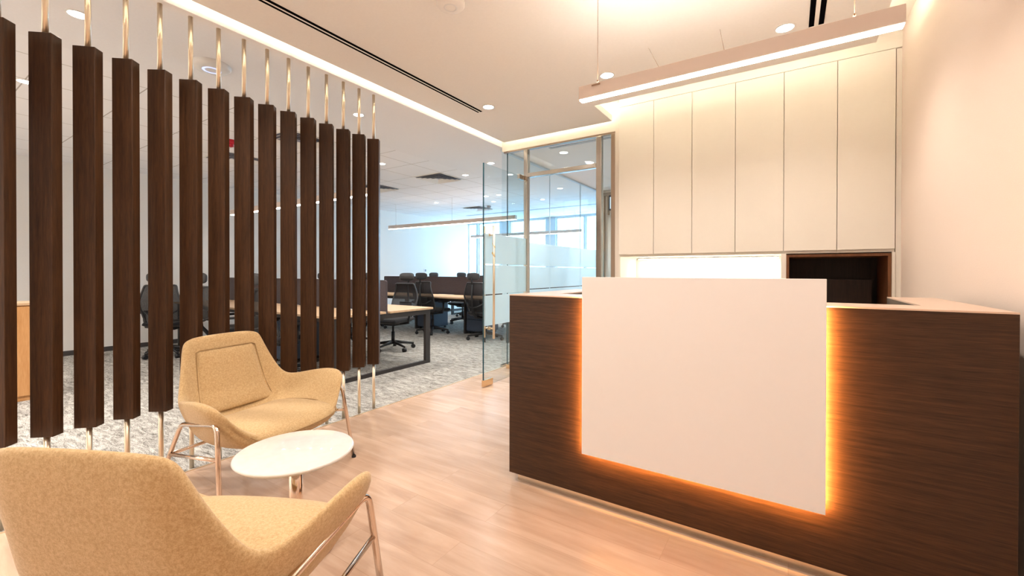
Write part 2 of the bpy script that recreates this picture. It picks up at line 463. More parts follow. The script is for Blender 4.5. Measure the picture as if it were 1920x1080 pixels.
# ================================================================== SETTING
YB = -2.6            # wall behind the camera
b = bx(XF-.016, XR, YB, 7.75, -.05, 0); struct('floor', b, M['floor'], 'peach oak plank floor of the reception')
b = bx(XL, XF-.016, YB, YW, -.05, 0); struct('floor_carpet', b, M['carpet'], 'grey beige carpet of the open office')
b = bx(XF-.022, XF-.012, YB, 7.6, 0, .004); struct('trim_1', b, M['champagne'], 'thin metal strip between planks and carpet')

# walls
b = bx(XL-.1, XL, YB, YW+.2, 0, ZC+.3); struct('wall_left', b, M['wall_white'])
b = bx(XL, XL+.012, YB, YW, 0, .07); struct('baseboard_left', b, M['skirt'])
b = bx(XL-.1, XR+.1, YB-.1, YB, 0, ZC+.3); struct('wall_behind_camera', b, M['wall_cream'])
b = bx(XR, XR+.1, YB, 4.8, 0, 3.1); struct('wall_right', b, M['wall_right'])
# kitchenette recess
b = bx(-1.56, XR, 4.72, 4.82, 0, 3.1); struct('wall_back', b, M['cabinet'])
b = bx(-1.552, -1.455, YG-.03, 4.82, 0, 3.1); struct('wall_partition_end', b, M['wall_cream'])
# room beyond the glass
b = bx(XF-.05, -1.40, 7.75, 7.85, 0, ZC+.2); struct('wall_meeting_room_back', b, M['wall_cream'])
b = bx(-1.46, -1.40, 4.82, 7.75, 0, ZC+.2); struct('wall_meeting_room_side', b, M['wall_cream'])
# rear edge of the office behind the meeting room
b = bx(-3.06, -2.96, 7.85, YW, 0, ZC+.2); struct('wall_office_right', b, M['wall_white'])

# ceilings
b = bx(-4.21, XF, YB, YW, ZC, ZC+.24); struct('ceiling_soffit', b, M['ceiling'], 'smooth plaster bulkhead over the fins')
b = bx(XL, -4.21, YB, YW, ZC, ZC+.24); struct('ceiling_tiles', b, M['tiles'], 'office ceiling of square white tiles')
b = bx(XF, -1.40, YG+.02, 7.85, ZC, ZC+.2); struct('ceiling_meeting_room', b, M['ceiling'])
ZT = ZC+.24          # top of the reception recess
b = bx(XF, XR, YB, 4.75, ZT, ZT+.05); struct('ceiling_recess', b, M['cove'])
# L-shaped floating raft
def prism(pts, z0, z1):
    b = new_bm(); lo = [b.verts.new((x, y, z0)) for x, y in pts]; hi = [b.verts.new((x, y, z1)) for x, y in pts]
    b.faces.new(list(reversed(lo))); b.faces.new(hi)
    for i in range(len(pts)):
        j = (i+1) % len(pts); b.faces.new((lo[i], lo[j], hi[j], hi[i]))
    return b
RL, RR, RB1, RB2, RX = -2.865, .4815, 4.214, 3.737, -1.53
raft = prism([(RL, YB+.15), (RR, YB+.15), (RR, RB2), (RX, RB2), (RX, RB1), (RL, RB1)], ZC, ZC+.06)
struct('ceiling', raft, M['raft'], 'warm white floating ceiling raft over the reception')
# LED tape lying on top of the raft, hidden from below (parts of one cove light)
cl = thing('cove_light', 'warm hidden strip light glowing in the slot around the reception ceiling', 'cove light', (RL, 1, ZC+.061))
for a in ((RL+.03, RL+.042, .0, RB1-.03, ZC+.062, ZC+.072), (RL+.05, RX-.05, RB1-.042, RB1-.03, ZC+.062, ZC+.072),
          (RX-.05+.008, RX-.03, RB2+.05, RB1-.06, ZC+.062, ZC+.072), (RX, RR-.05, RB2-.042, RB2-.03, ZC+.062, ZC+.072),
          (RR-.042, RR-.03, 2.6, RB2-.05, ZC+.062, ZC+.072)):
    part('led_tape', bx(*a), M['led_cove'], cl)

# glass partition --------------------------------------------------
gp = thing('wall_glass_partition', 'steel framed glass partition across the end of the reception', None, (-2.25, YG, 0), kind='structure')
part('head_rail', bx(XF+.02, -1.552, YG-.025, YG+.025, ZC-.075, ZC-.055), M['steel_dark'], gp)
part('head_beam', bx(XF, -1.552, YG-.03, YG+.03, ZC-.055, ZT), M['cove'], gp)
for x0, x1 in ((-2.69, -2.635), (-1.768, -1.705), (-1.60, -1.552)):
    part('post', bx(x0, x1, YG-.03, YG+.03, 0, ZC-.075, bev=.006), M['steel'] if x0 < -1.62 else M['steel_dark'], gp)
part('transom', bx(-2.635, -1.768, YG-.03, YG+.03, 2.335, 2.385, bev=.005), M['steel'], gp)
def pane(parent, x0, x1, y0, y1, z0, z1):
    p = part('pane', bx(x0, x1, y0, y1, z0, z1), M['glass'], parent)
    return p
pane(gp, -2.94, -2.69, YG-.006, YG+.006, .03, ZC-.075)
pane(gp, -2.635, -1.768, YG-.006, YG+.006, 2.385, ZC-.075)
pane(gp, -1.705, -1.60, YG-.006, YG+.006, .01, ZC-.075)
part('glass_edge', bx(-2.947, -2.940, YG-.006, YG+.006, .03, ZC-.075), M['glass_edge'], gp)
part('floor_clip', bx(-2.95, -2.90, YG-.016, YG+.016, 0, .055, bev=.003), M['brass'], gp)

# meeting room glass wall ------------------------------------------
gw = thing('wall_glass_meeting_room', 'frosted banded glass wall between meeting room and office', None, (-3.05, 6, 0), kind='structure')
XG = -3.05
ys = [4.44, 5.72, 6.84, 7.74]
for y0, y1 in zip(ys[:-1], ys[1:]):
    pane(gw, XG-.005, XG+.005, y0+.003, y1-.003, .02, ZC-.02)
for y in ys[1:-1]:
    part('joint', bx(XG-.006, XG+.006, y-.003, y+.003, .02, ZC-.02), M['blind'], gw)
part('head_rail', bx(XG-.02, XG+.02, ys[0], 7.74, ZC-.025, ZC-.001), M['blind'], gw)
part('floor_rail', bx(XG-.02, XG+.02, ys[0], 7.74, 0, .025), M['steel'], gw)
for z0, z1 in ((1.285, 1.61), (.965, 1.272), (.63, .952)):
    part('frosted_band', bx(XG+.0055, XG+.0075, ys[0], 7.735, z0, z1), M['frost'], gw, 'translucent frosted film band')

# open glass door --------------------------------------------------
XD = -2.66
dr = thing('door_1', 'open frameless glass door with frosted bands and tall bar handles', None, (XD, 4.35, 0), kind='structure')
YD0, YD1 = 3.53, 4.37
part('pane', bx(XD-.006, XD+.006, YD0+.007, YD1, .012, 2.33), M['glass'], dr)
part('glass_edge', bx(XD-.006, XD+.006, YD0, YD0+.007, .012, 2.33), M['glass_edge'], dr)
for z0, z1 in ((1.285, 1.60), (.965, 1.272), (.635, .952)):
    part('frosted_band', bx(XD+.0065, XD+.0085, YD0+.007, YD1, z0, z1), M['frost'], dr, 'translucent frosted film band')
for s in (1, -1):
    h = new_bm(); xh = XD + s*.062
    tube(h, [(xh, 3.632, .50), (xh, 3.632, 1.685)], .013, 16)
    for z in (.605, 1.59):
        tube(h, [(XD+s*.006, 3.632, z), (xh, 3.632, z)], .009, 12)
        tube(h, [(XD+s*.006, 3.632, z), (XD+s*.012, 3.632, z)], .018, 16)
    hd = part('handle', h, M['champagne'], dr)
    if s == 1:
        f = new_bm()
        pts = [(xh+.013*math.cos(t*2.1)+.004*random.uniform(-1, 1), 3.632+.014*math.sin(t*2.1), 1.56-.033*t) for t in range(8)]
        tube(f, pts, .008, 6, radii=[.004, .009, .006, .011, .007, .012, .010, .004])
        part('torn_film', f, M['film'], hd, 'torn yellowed protective film', smooth=True)
part('patch_fitting', bx(XD-.017, XD+.017, YD0-.004, YD0+.155, .006, .075, bev=.003), M['brass'], dr)
b = bx(XD-.017, XD+.017, YD1-.16, YD1+.004, 2.29, 2.345, bev=.003); part('patch_fitting', b, M['steel'], dr)
b = new_bm(); tube(b, [(XD+.017, YD1-.03, 2.315), (XD+.03, YD1-.03, 2.315)], .022, 16); part('pivot', b, M['steel_dark'], dr)

# window wall ------------------------------------------------------
xs = [XL, -8.05, -7.02, -5.86, -4.62, -3.06]
b = new_bm(); box(b, XL, -3.0, YW, YW+.16, 0, .10); box(b, XL, -3.0, YW, YW+.16, ZC-.03, ZC+.24)
struct('wall_window_side', b, M['blind'])
cols = [(-8.25, -8.18), (-7.36, -7.02), (-5.78, -5.46)]
k = 0
for i, (x0, x1) in enumerate(((XL, -8.25), (-8.18, -7.36), (-7.02, -5.78), (-5.46, -4.62), (-4.58, -3.06))):
    k += 1
    wn = thing('window_%d' % k, 'tall bright office window', None, ((x0+x1)/2, YW+.08, .1), kind='structure')
    p = part('pane', bx(x0+.03, x1-.03, YW+.07, YW+.08, .13, ZC-.06), M['glass'], wn)
    fr = new_bm()
    box(fr, x0, x0+.03, YW+.04, YW+.11, .1, ZC-.03); box(fr, x1-.03, x1, YW+.04, YW+.11, .1, ZC-.03)
    box(fr, x0+.03, x1-.03, YW+.04, YW+.11, .1, .13); box(fr, x0+.03, x1-.03, YW+.04, YW+.11, ZC-.06, ZC-.03)
    part('frame', fr, M['white_pl'], wn)
for i, (x0, x1) in enumerate(cols):
    struct('wall_window_pier', bx(x0, x1, YW-.02, YW+.16, 0.1, ZC-.03), M['blind'])
struct('wall_window_pier', bx(-4.62, -4.58, YW, YW+.16, 0.1, ZC-.03), M['blind'])
# pale towers across the street
for nm, lab, x0, x1, y0, y1, z1, nf in (('office_tower', 'pale ribbed tower seen through the left windows', -21, -15.5, 24, 30, 26, 12),
                                ('office_tower', 'pale gridded tower seen through the right windows', -13.0, -7.4, 23, 30, 22, 10)):
    tw = thing(nm, lab, 'building', ((x0+x1)/2, (y0+y1)/2, -30), group=None)
    part('wall', bx(x0, x1, y0, y1, -30, z1), M['facade'], tw)
    rb = new_bm()
    for i in range(nf):
        xx = x0 + (i+.5)*(x1-x0)/nf
        box(rb, xx-.10, xx+.10, y0-.05, y0, -30, z1)
    part('window_band', rb, M['facade2'], tw)

# meeting room: narrow door frame and high window on the back wall
dd = thing('door_2', 'brown framed door at the far end of the meeting room', None, (-2.9, 7.72, 0), kind='structure')
fr = new_bm(); box(fr, -3.0, -2.94, 7.70, 7.75, 0, 2.70); box(fr, -2.94, -2.1, 7.70, 7.75, 2.64, 2.70)
box(fr, -2.885, -2.86, 7.70, 7.75, 2.28, 2.64)
part('frame', fr, M['steel_dark'], dd)
wn = thing('window_6', 'small high window in the meeting room', None, (-2.6, 7.72, 2.4), kind='structure')
part('frame', bx(-2.85, -2.3, 7.70, 7.73, 2.36, 2.64), M['pedestal'], wn)
part('pane', bx(-2.83, -2.32, 7.695, 7.70, 2.39, 2.61), M['high_pane'], wn, 'frosted pane with daylight put in as its own glow')

# ================================================================== LIGHT FITTINGS
def downlight(x, y, z, r, label, power, col=WARM, group=None, cone=134, blend=1.0, mat='lens', name='downlight', lit=True):
    t = thing(name, label, 'downlight', (x, y, z), group=group)
    b = new_bm(); lathe(b, [(r*1.0, 0), (r*1.02, -.004), (r*1.22, -.005), (r*1.24, 0)], n=32); lpart('trim_ring', b, M['white_pl'], t)
    b = new_bm(); lathe(b, [(0, -.002), (r, -.002)], n=32); lpart('lens', b, M[mat], t)
    if lit:
        ld = bpy.data.lights.new('lamp', 'SPOT'); ld.energy = power; ld.color = col; ld.spot_size = math.radians(cone); ld.spot_blend = blend; ld.shadow_soft_size = .045
        lo = bpy.data.objects.new('lamp', ld); COL.objects.link(lo); lo.parent = t; lo.location = (0, 0, -.03)
    return t

RDL = [((-2.371, 3.225), 'round ceiling downlight at the end of the long slot diffuser'),
       ((-1.209, 3.215), 'round ceiling downlight above the left end of the pendant lamp'),
       ((-.031, 3.205), 'round ceiling downlight beside the short slot diffuser')]
for (x, y), lab in RDL: downlight(x, y, ZC, .047, lab, P_RECEPTION)
for x in (-2.37, -1.21, -.03):  # added lamps out of view, light the seating from above
    for y in (1.02, -1.2):
        downlight(x, y, ZC, .047, 'added unseen ceiling downlight outside the frame nearer the camera', P_RECEPTION*1.4, group='added reception downlights behind the view')
ODL = [(-3.595, .723, 'soffit downlight between the two leftmost fins at the top edge', 1), (-3.565, 2.69, 'soffit downlight behind the last metal poles of the screen', 1), (-3.565, 4.91, 'soffit downlight seen through the top of the glass door', 1),
       (-3.56, 7.08, 'soffit downlight beyond the glass door near the meeting room wall', 1),
       (-5.229, .742, 'downlight behind the first two fins at far left', 1), (-4.896, 4.09, 'downlight just right of the last fin top', 1),
       (-4.90, 7.02, 'right one of the pair of far downlights seen through the glass door', 1), (-6.62, 7.05, 'far office downlight over the second bench', 1), (-5.2, 7.0, 'left one of the pair of far downlights seen through the glass door', 1),
       (-4.344, 5.29, 'unlit looking small downlight right of the square diffuser', 0), (-5.46, 7.62, 'farthest downlight over the office aisle', 0), (-4.42, 7.96, 'downlight beyond the glass posts towards the windows', 0)]
for y in (-.75, -2.0):  # added lamps out of view, brighten the near left of the office
    for x in (-3.9, -5.6, -7.3):
        downlight(x, y, ZC, .045, 'added unseen office downlight outside the left edge of the photo', P_OFFICE*2.2, NEUT, group='added office downlights outside the view')
for x, y, lab, on in ODL:
    downlight(x, y, ZC, .045, lab, P_OFFICE, NEUT, lit=bool(on), mat='lens' if on else 'lens_off')
downlight(-2.456, 4.985, ZC, .05, 'meeting room downlight seen through the upper glass, left one', P_OFFICE*.8, NEUT)
downlight(-2.372, 5.646, ZC, .05, 'meeting room downlight just above the transom, right one', P_OFFICE*.8, NEUT)

def linear_lamp(x0, x1, y, zb, h, wd, label, body, led, wires, zc, group=None, name='linear_pendant_lamp', up='led_up_fill'):
    t = thing(name, label, 'pendant lamp', ((x0+x1)/2, y, zb), group=group)
    b = new_bm(); box(b, x0, x1, y-wd/2, y+wd/2, zb+.007, zb+h, bev=.002, seg=1); part('body', b, body, t)
    part('diffuser', bx(x0+.004, x1-.004, y-wd/2+.003, y+wd/2-.003, zb, zb+.0075, bev=.002), led, t, 'glowing white diffuser')
    if up: part('added_uplight', bx(x0+.03, x1-.03, y-wd/2+.012, y+wd/2-.012, zb+h, zb+h+.002), M[up], t, 'added unseen uplight strip')  # added strip, unseen from below, throws fill light on the ceiling
    for x in wires:
        b = new_bm(); tube(b, [(x, y, zb+h), (x, y, zc)], .0015, 6); s = part('suspension_wire', b, M['wire'], t)
        b = new_bm(); tube(b, [(x, y, zb+h), (x, y, zb+h+.02)], .005, 8); part('gripper', b, M['wire'], s)
    return t
PX0, PX1, PY, PZ = -1.005, .376, 2.25, 2.168
pl = linear_lamp(PX0, PX1, PY, PZ, .080, .045, 'long linear pendant lamp glowing above the reception desk', M['alu'], M['led_warm'], (-.90, .22), ZC)
for x, xe, ye in ((-.56, -.822, 2.98), (-.262, -.378, 2.999)):
    b = new_bm(); tube(b, [(x, PY, PZ+.07), (xe, ye, ZC)], .0012, 6); part('feed_cable', b, M['wire'], pl)
b = bx(PX0+.08, PX0+.13, PY-.0285, PY-.0275, PZ+.062, PZ+.070); part('rating_label', b, M['wire'], pl)
for y, lab in ((3.41, 'linear pendant lamp over the nearest bench, glimpsed between the fins'), (6.75, 'linear pendant lamp over the second bench, left of the glass door'), (9.8, 'linear pendant lamp over the farthest bench by the windows')):
    linear_lamp(-7.82, -4.32, y, 2.14 if y < 4 else 2.185, .085, .07, lab, M['alu'], M['led_white'], (-7.6, -5.9, -4.5), ZC, up=None)

def slot_diffuser(x0, x1, y0, y1, label, along='y', z=ZC, w=.03, gap=.018):
    t = thing('slot_diffuser', label, 'air diffuser', ((x0+x1)/2, (y0+y1)/2, z))
    if along == 'y':
        xm = (x0+x1)/2
        part('slot', bx(xm-gap/2-w, xm-gap/2, y0, y1, z-.003, z-.0005), M['diff_dark'], t)
        part('slot', bx(xm+gap/2, xm+gap/2+w, y0, y1, z-.003, z-.0005), M['diff_dark'], t)
        part('blade', bx(xm-gap/2, xm+gap/2, y0, y1, z-.004, z-.0005), M['raft'], t)
    else:
        ym = (y0+y1)/2
        part('slot', bx(x0, x1, ym-gap/2-w, ym-gap/2, z-.003, z-.0005), M['diff_grey'], t)
        part('slot', bx(x0, x1, ym+gap/2, ym+gap/2+w, z-.003, z-.0005), M['diff_grey'], t)
        part('blade', bx(x0, x1, ym-gap/2, ym+gap/2, z-.004, z-.0005), M['ceiling'], t)
slot_diffuser(-2.535, -2.49, -.5, 3.281, 'long double slot air diffuser running along the reception ceiling', w=.021, gap=.012)
slot_diffuser(.106, .159, -.5, 3.275, 'double slot air diffuser ending above the right half of the pendant lamp', w=.028, gap=.022)
slot_diffuser(-2.52, -1.56, 4.69, 4.75, 'slot air diffuser in the meeting room ceiling above the transom', 'x', w=.02, gap=.014)
slot_diffuser(-7.45, -3.3, 9.10, 9.20, 'grey ceiling slot in front of the far windows', 'x', w=.05, gap=.02)

def square_diffuser(x, y, label):
    t = thing('square_air_diffuser', label, 'air diffuser', (x, y, ZC), group='square air diffusers in the tiled ceiling')
    b = new_bm(); s = .30
    box(b, -s, s, -s, -s+.03, -.004, 0); box(b, -s, s, s-.03, s, -.004, 0); box(b, -s, -s+.03, -s+.03, s-.03, -.004, 0); box(b, s-.03, s, -s+.03, s-.03, -.004, 0)
    lpart('frame', b, M['white_pl'], t)
    b = bx(-s+.03, s-.03, -s+.03, s-.03, -.0015, -.0005); lpart('void', b, M['void'], t)
    for i in range(4):
        a = s-.035-.058*i; c = a-.044
        b = new_bm()
        lo = [b.verts.new((sx*a, sy*a, -.022)) for sx, sy in ((-1, -1), (1, -1), (1, 1), (-1, 1))]
        hi = [b.verts.new((sx*c, sy*c, -.003)) for sx, sy in ((-1, -1), (1, -1), (1, 1), (-1, 1))]
        for k2 in range(4): b.faces.new((lo[k2], lo[(k2+1) % 4], hi[(k2+1) % 4], hi[k2]))
        lpart('blade', b, M['white_pl'], t)
    return t
for x, y, lab in ((-4.86, 5.23, 'square four way air diffuser in full view left of the glass door'), (-4.86, 2.83, 'square air diffuser seen between the fins, nearest one'),
                  (-6.36, 2.83, 'square air diffuser seen between the fins, farther left one'), (-6.36, 5.23, 'square air diffuser beside the last fin'),
                  (-6.36, 8.23, 'far square air diffuser above the second linear lamp')):
    square_diffuser(x, y, lab)

def disc(name, x, y, z, r, label, cat, h=.035, mat='white_pl', ring=None, cat2=None):
    t = thing(name, label, cat, (x, y, z))
    b = new_bm(); lathe(b, [(r, 0), (r, -h*.4), (r*.85, -h*.85), (r*.5, -h), (0, -h)], n=40); lpart('housing', b, M[mat], t)
    b = new_bm(); lathe(b, [(r*.35, -h-.001), (r*.40, -h-.004), (r*.5, -h*.98)], n=40); lpart('inner_ring', b, M[ring or 'white_pl'], t)
    return t
disc('ceiling_detector', -1.638, 1.861, ZC, .082, 'round cream disc detector at the top edge of the reception ceiling', 'detector', .03, 'raft')
disc('wifi_access_point', -3.633, 1.446, ZC, .125, 'round white disc on the soffit behind the sixth and seventh poles', 'access point', .04, 'white_pl', 'led_blue')
disc('smoke_detector', -5.9, 8.05, ZC, .05, 'small detector on the far office ceiling left of the glass door', 'detector', .05, 'diff_grey')
t = thing('fire_alarm_beacon', 'small red alarm beacon on the office ceiling between fins', 'alarm beacon', (-5.52, 2.395, ZC))
b = new_bm(); lathe(b, [(.055, 0), (.055, -.03), (.04, -.045), (0, -.05)], n=24); lpart('housing', b, M['red'], t, smooth=True)
b = new_bm(); lathe(b, [(.03, -.045), (.028, -.075), (0, -.085)], n=24); lpart('lens', b, M['red'], t, smooth=True)
t = thing('wall_switch', 'small square switch plate on the far white office wall', 'switch', (XL, 8.70, 1.24))
part('plate', bx(XL, XL+.01, 8.65, 8.75, 1.19, 1.29, bev=.003), M['white_pl'], t); part('rocker', bx(XL+.01, XL+.015, 8.68, 8.73, 1.21, 1.27, bev=.002), M['diff_grey'], t)

# ================================================================== SCREEN OF FINS
FA = math.radians(33.1+8.6)
def make_fin():
    t = thing('room_divider_fin', '', 'divider fin', (0, 0, 0))
    lpart('wood_fin', bx(-.049, .049, -.029, .029, .393, 2.356, bev=.0015, seg=1), M['fin'], t)
    b = new_bm(); tube(b, [(0, 0, 0), (0, 0, .393)], .0125, 20); lpart('lower_pole', b, M['champagne'], t)
    b = new_bm(); tube(b, [(0, 0, 2.356), (0, 0, ZC)], .0125, 20); u = lpart('upper_pole', b, M['champagne'], t)
    return t
fin0 = make_fin()
ordn = ['first', 'second', 'third', 'fourth', 'fifth', 'sixth', 'seventh', 'eighth', 'ninth', 'tenth', 'eleventh', 'twelfth', 'thirteenth', 'fourteenth']
FJ = {1: 0, 2: 1, 3: -2, 4: 0, 5: 6, 6: 1.5, 7: 1.5, 8: 0, 9: -3, 10: -6, 11: 1, 12: -2, 13: 2, 14: 2, 15: 3}
for i in range(1, 16):
    f = fin0 if i == 1 else copy_tree(fin0)
    f.location = (XFIN, .198+.151*i, 0); f.rotation_euler = (0, 0, FA - math.radians(FJ[i]))
    lab = 'dark walnut divider fin on metal poles, cut off by the left edge of the photo' if i == 1 else ('dark walnut divider fin, last one at the right end of the screen' if i == 15 else 'dark walnut divider fin on metal poles, %s from the left edge of the photo' % ordn[i-1])
    f['label'] = lab; f['group'] = 'walnut fins of the divider screen'

# ================================================================== RECEPTION DESK
DX0, DX1, DY, DZ = -1.348, .622, 2.04, 1.071
desk = thing('reception_desk', 'walnut reception desk with a white front panel edged in amber light', 'reception desk', (-.36, 2.5, 0))
part('front_board', bx(DX0, DX1, DY, DY+.05, .05, DZ-.006, bev=.001, seg=1), M['desk'], desk)
part('side_panel', bx(DX0, DX0+.045, DY+.05, 2.97, .05, DZ-.006), M['desk'], desk)
part('side_panel', bx(DX1-.045, DX1, DY+.05, 2.97, .05, DZ-.006), M['desk'], desk)
part('kick_plinth', bx(DX0+.035, DX1-.02, DY+.04, DY+.06, 0, .052), M['kick'], desk)
part('kick_plinth', bx(DX0+.035, DX0+.05, DY+.06, 2.93, 0, .052), M['kick'], desk)
part('kick_plinth', bx(DX1-.05, DX1-.035, DY+.06, 2.93, 0, .052), M['kick'], desk)
led = new_bm()
box(led, DX0, DX1, DY, DY+.23, DZ-.006, DZ); box(led, DX0, DX0+.20, DY+.23, 2.97, DZ-.006, DZ); box(led, DX1-.19, DX1, DY+.23, 2.97, DZ-.006, DZ)
part('ledge', led, M['desk_top'], desk)
ib = new_bm(); box(ib, DX0+.045, DX1-.045, DY+.21, DY+.23, .05, DZ-.006); box(ib, DX0+.18, DX0+.20, DY+.23, 2.97, .05, DZ-.006); box(ib, DX1-.19, DX1-.17, DY+.23, 2.97, .05, DZ-.006)
part('inner_board', ib, M['desk'], desk)
part('worktop', bx(DX0+.20, DX1-.19, DY+.23, 2.85, .71, .74), M['desk_top'], desk)
WX0, WX1, WZ0, WZ1, WY = -.875, .117, .284, 1.175, 1.985
part('front_panel', bx(WX0, WX1, WY, WY+.02, WZ0, WZ1, bev=.001, seg=1), M['panel'], desk, 'white solid surface panel standing off the front')
sp = new_bm()
for x in (WX0+.15, (WX0+WX1)/2, WX1-.15):
    for z in (WZ0+.15, DZ-.15): box(sp, x-.02, x+.02, WY+.02, DY, z-.02, z+.02)
part('spacer', sp, M['charcoal'], desk)
ins = .012
for a in ((WX0+ins, WX0+ins+.006, WZ0+ins, DZ-.01), (WX1-ins-.006, WX1-ins, WZ0+ins, DZ-.01), (WX0+ins, WX1-ins, WZ0+ins, WZ0+ins+.006)):
    lt = new_bm(); quad(lt, [(a[0], WY+.0246, a[2]), (a[1], WY+.0246, a[2]), (a[1], WY+.0246, a[3]), (a[0], WY+.0246, a[3])])
    tp = part('led_tape', bx(a[0]-.001, a[1]+.001, WY+.0205, WY+.0244, a[2]-.001, a[3]+.001), M['charcoal'], desk, 'amber light tape')
    part('led_strip', lt, M['led_orange'], tp, 'glowing amber face')

# ================================================================== KITCHENETTE
cx = [-1.444, -1.101, -.755, -.401, -.044, .308, .652]
CF, CZ0, CZ1 = 4.178, 1.376, 2.853
pos = ['leftmost', 'second from the left', 'third from the left', 'fourth from the left', 'fifth from the left', 'rightmost, beside the peach wall']
for i in range(6):
    t = thing('overhead_cabinet', 'tall cream overhead cabinet, %s of six' % pos[i], 'cabinet', ((cx[i]+cx[i+1])/2, CF+.27, CZ0), group='cream overhead cabinets')
    part('carcass', bx(cx[i]+.0005, cx[i+1]-.0005, CF+.021, 4.715, CZ0-.022, CZ1+.008), M['cabinet'], t)
    part('door', bx(cx[i]+.002, cx[i+1]-.002, CF, CF+.019, CZ0, CZ1, bev=.001, seg=1), M['cabinet'], t)
t = tag(part('cabinet_fascia', bx(-1.444, XR, CF+.002, CF+.02, CZ1+.004, ZT), M['cabinet'], None), 'cream fascia board between the overhead cabinets and the ceiling', 'fascia')
t = tag(part('filler_panel', bx(.655, XR, CF+.012, CF+.03, 0, CZ1), M['cabinet'], None), 'narrow cream filler strip between cabinets and peach wall', 'filler panel')
# under-cabinet light
t = thing('under_cabinet_light', 'slim strip light glowing under the cream cabinets', 'strip light', (-.74, 4.5, 1.34))
part('body', bx(-1.36, -.08, 4.56, 4.60, 1.338, 1.354), M['white_pl'], t)
part('diffuser', bx(-1.355, -.085, 4.563, 4.597, 1.332, 1.338), M['led_cab'], t)
# counter unit below
t = thing('base_cabinet_run', 'cream pantry counter under the lit splashback, mostly hidden by the desk', 'cabinet', (-.74, 4.45, 0))
part('carcass', bx(-1.444, -.062, 4.20, 4.71, .1, .86), M['cabinet'], t)
for i in range(4): part('door', bx(cx[i]+.002, cx[i+1]-.002 if i < 3 else -.064, 4.18, 4.199, .1, .85), M['cabinet'], t)
part('worktop', bx(-1.444, -.062, 4.17, 4.715, .86, .89), M['panel'], t)
part('plinth', bx(-1.444, -.062, 4.24, 4.70, 0, .1), M['charcoal'], t)
part('side_panel', bx(-1.446, -1.425, CF, 4.71, .89, 1.354), M['cabinet'], t)
# dark open niche
t = thing('open_niche_unit', 'dark walnut lined open niche under the right hand overhead cabinets', 'shelf niche', (.3, 4.45, 0))
part('side_panel', bx(-.060, -.024, CF+.004, 4.71, 0, 1.353), M['cabinet'], t, 'cream outer panel')
part('side_panel', bx(.634, .653, CF+.004, 4.71, 0, 1.353), M['cabinet'], t, 'cream outer panel')
ed = new_bm(); box(ed, -.024, -.004, CF, 4.71, .35, 1.345); box(ed, .612, .632, CF, 4.71, .35, 1.345); box(ed, -.004, .612, CF, 4.71, 1.325, 1.345); box(ed, -.004, .612, CF, 4.71, .35, .37)
part('lining', ed, M['niche_edge'], t, 'brown edged lining')
part('back_panel', bx(-.004, .612, 4.66, 4.70, .37, 1.325), M['niche'], t)
part('inner_upstand', bx(-.004, .56, 4.50, 4.52, .37, 1.14), M['niche'], t)
part('drawer', bx(-.024, .632, CF, 4.70, .02, .345), M['cabinet'], t)

# ================================================================== LOUNGE CHAIRS AND TABLE
K = dict(T=(.221, -.324, .805), V=(.338, -.21, .528), A=(.406, .206, .541), S=(.283, .272, .365), F=(.427, .256, 0), L=(.391, .208, .446), Mr=(.288, -.176, .391))
ROWS = [  # centre, c1, c2, c3, rim  (front row first)
    [(0, .335, .350), (.13, .328, .352), (.230, .305, .362), (.295, .272, .392), (.345, .245, .425)],
    [(0, .290, .368), (.14, .283, .370), (.250, .260, .382), (.330, .230, .450), (.392, .225, .565)],
    [(0, .16, .362), (.15, .155, .364), (.255, .14, .382), (.328, .12, .455), (.396, .115, .592)],
    [(0, .02, .350), (.15, .02, .352), (.250, .01, .375), (.315, .0, .445), (.380, -.01, .570)],
    [(0, -.12, .345), (.15, -.12, .350), (.235, -.12, .380), (.290, -.12, .445), (.350, -.12, .543)],
    [(0, -.205, .375), (.14, -.20, .380), (.220, -.195, .410), (.270, -.19, .460), (.316, -.188, .532)],
    [(0, -.25, .470), (.13, -.247, .472), (.205, -.24, .490), (.250, -.232, .520), (.294, -.224, .570)],
    [(0, -.285, .600), (.12, -.282, .600), (.190, -.275, .605), (.228, -.266, .618), (.268, -.258, .645)],
    [(0, -.318, .735), (.11, -.316, .735), (.180, -.310, .733), (.210, -.304, .730), (.243, -.296, .732)],
    [(0, -.338, .832), (.10, -.337, .831), (.165, -.332, .827), (.195, -.327, .818), (.226, -.322, .808)]]
TH = [.045, .075, .09, .09, .085, .065, .050, .046, .043, .034]
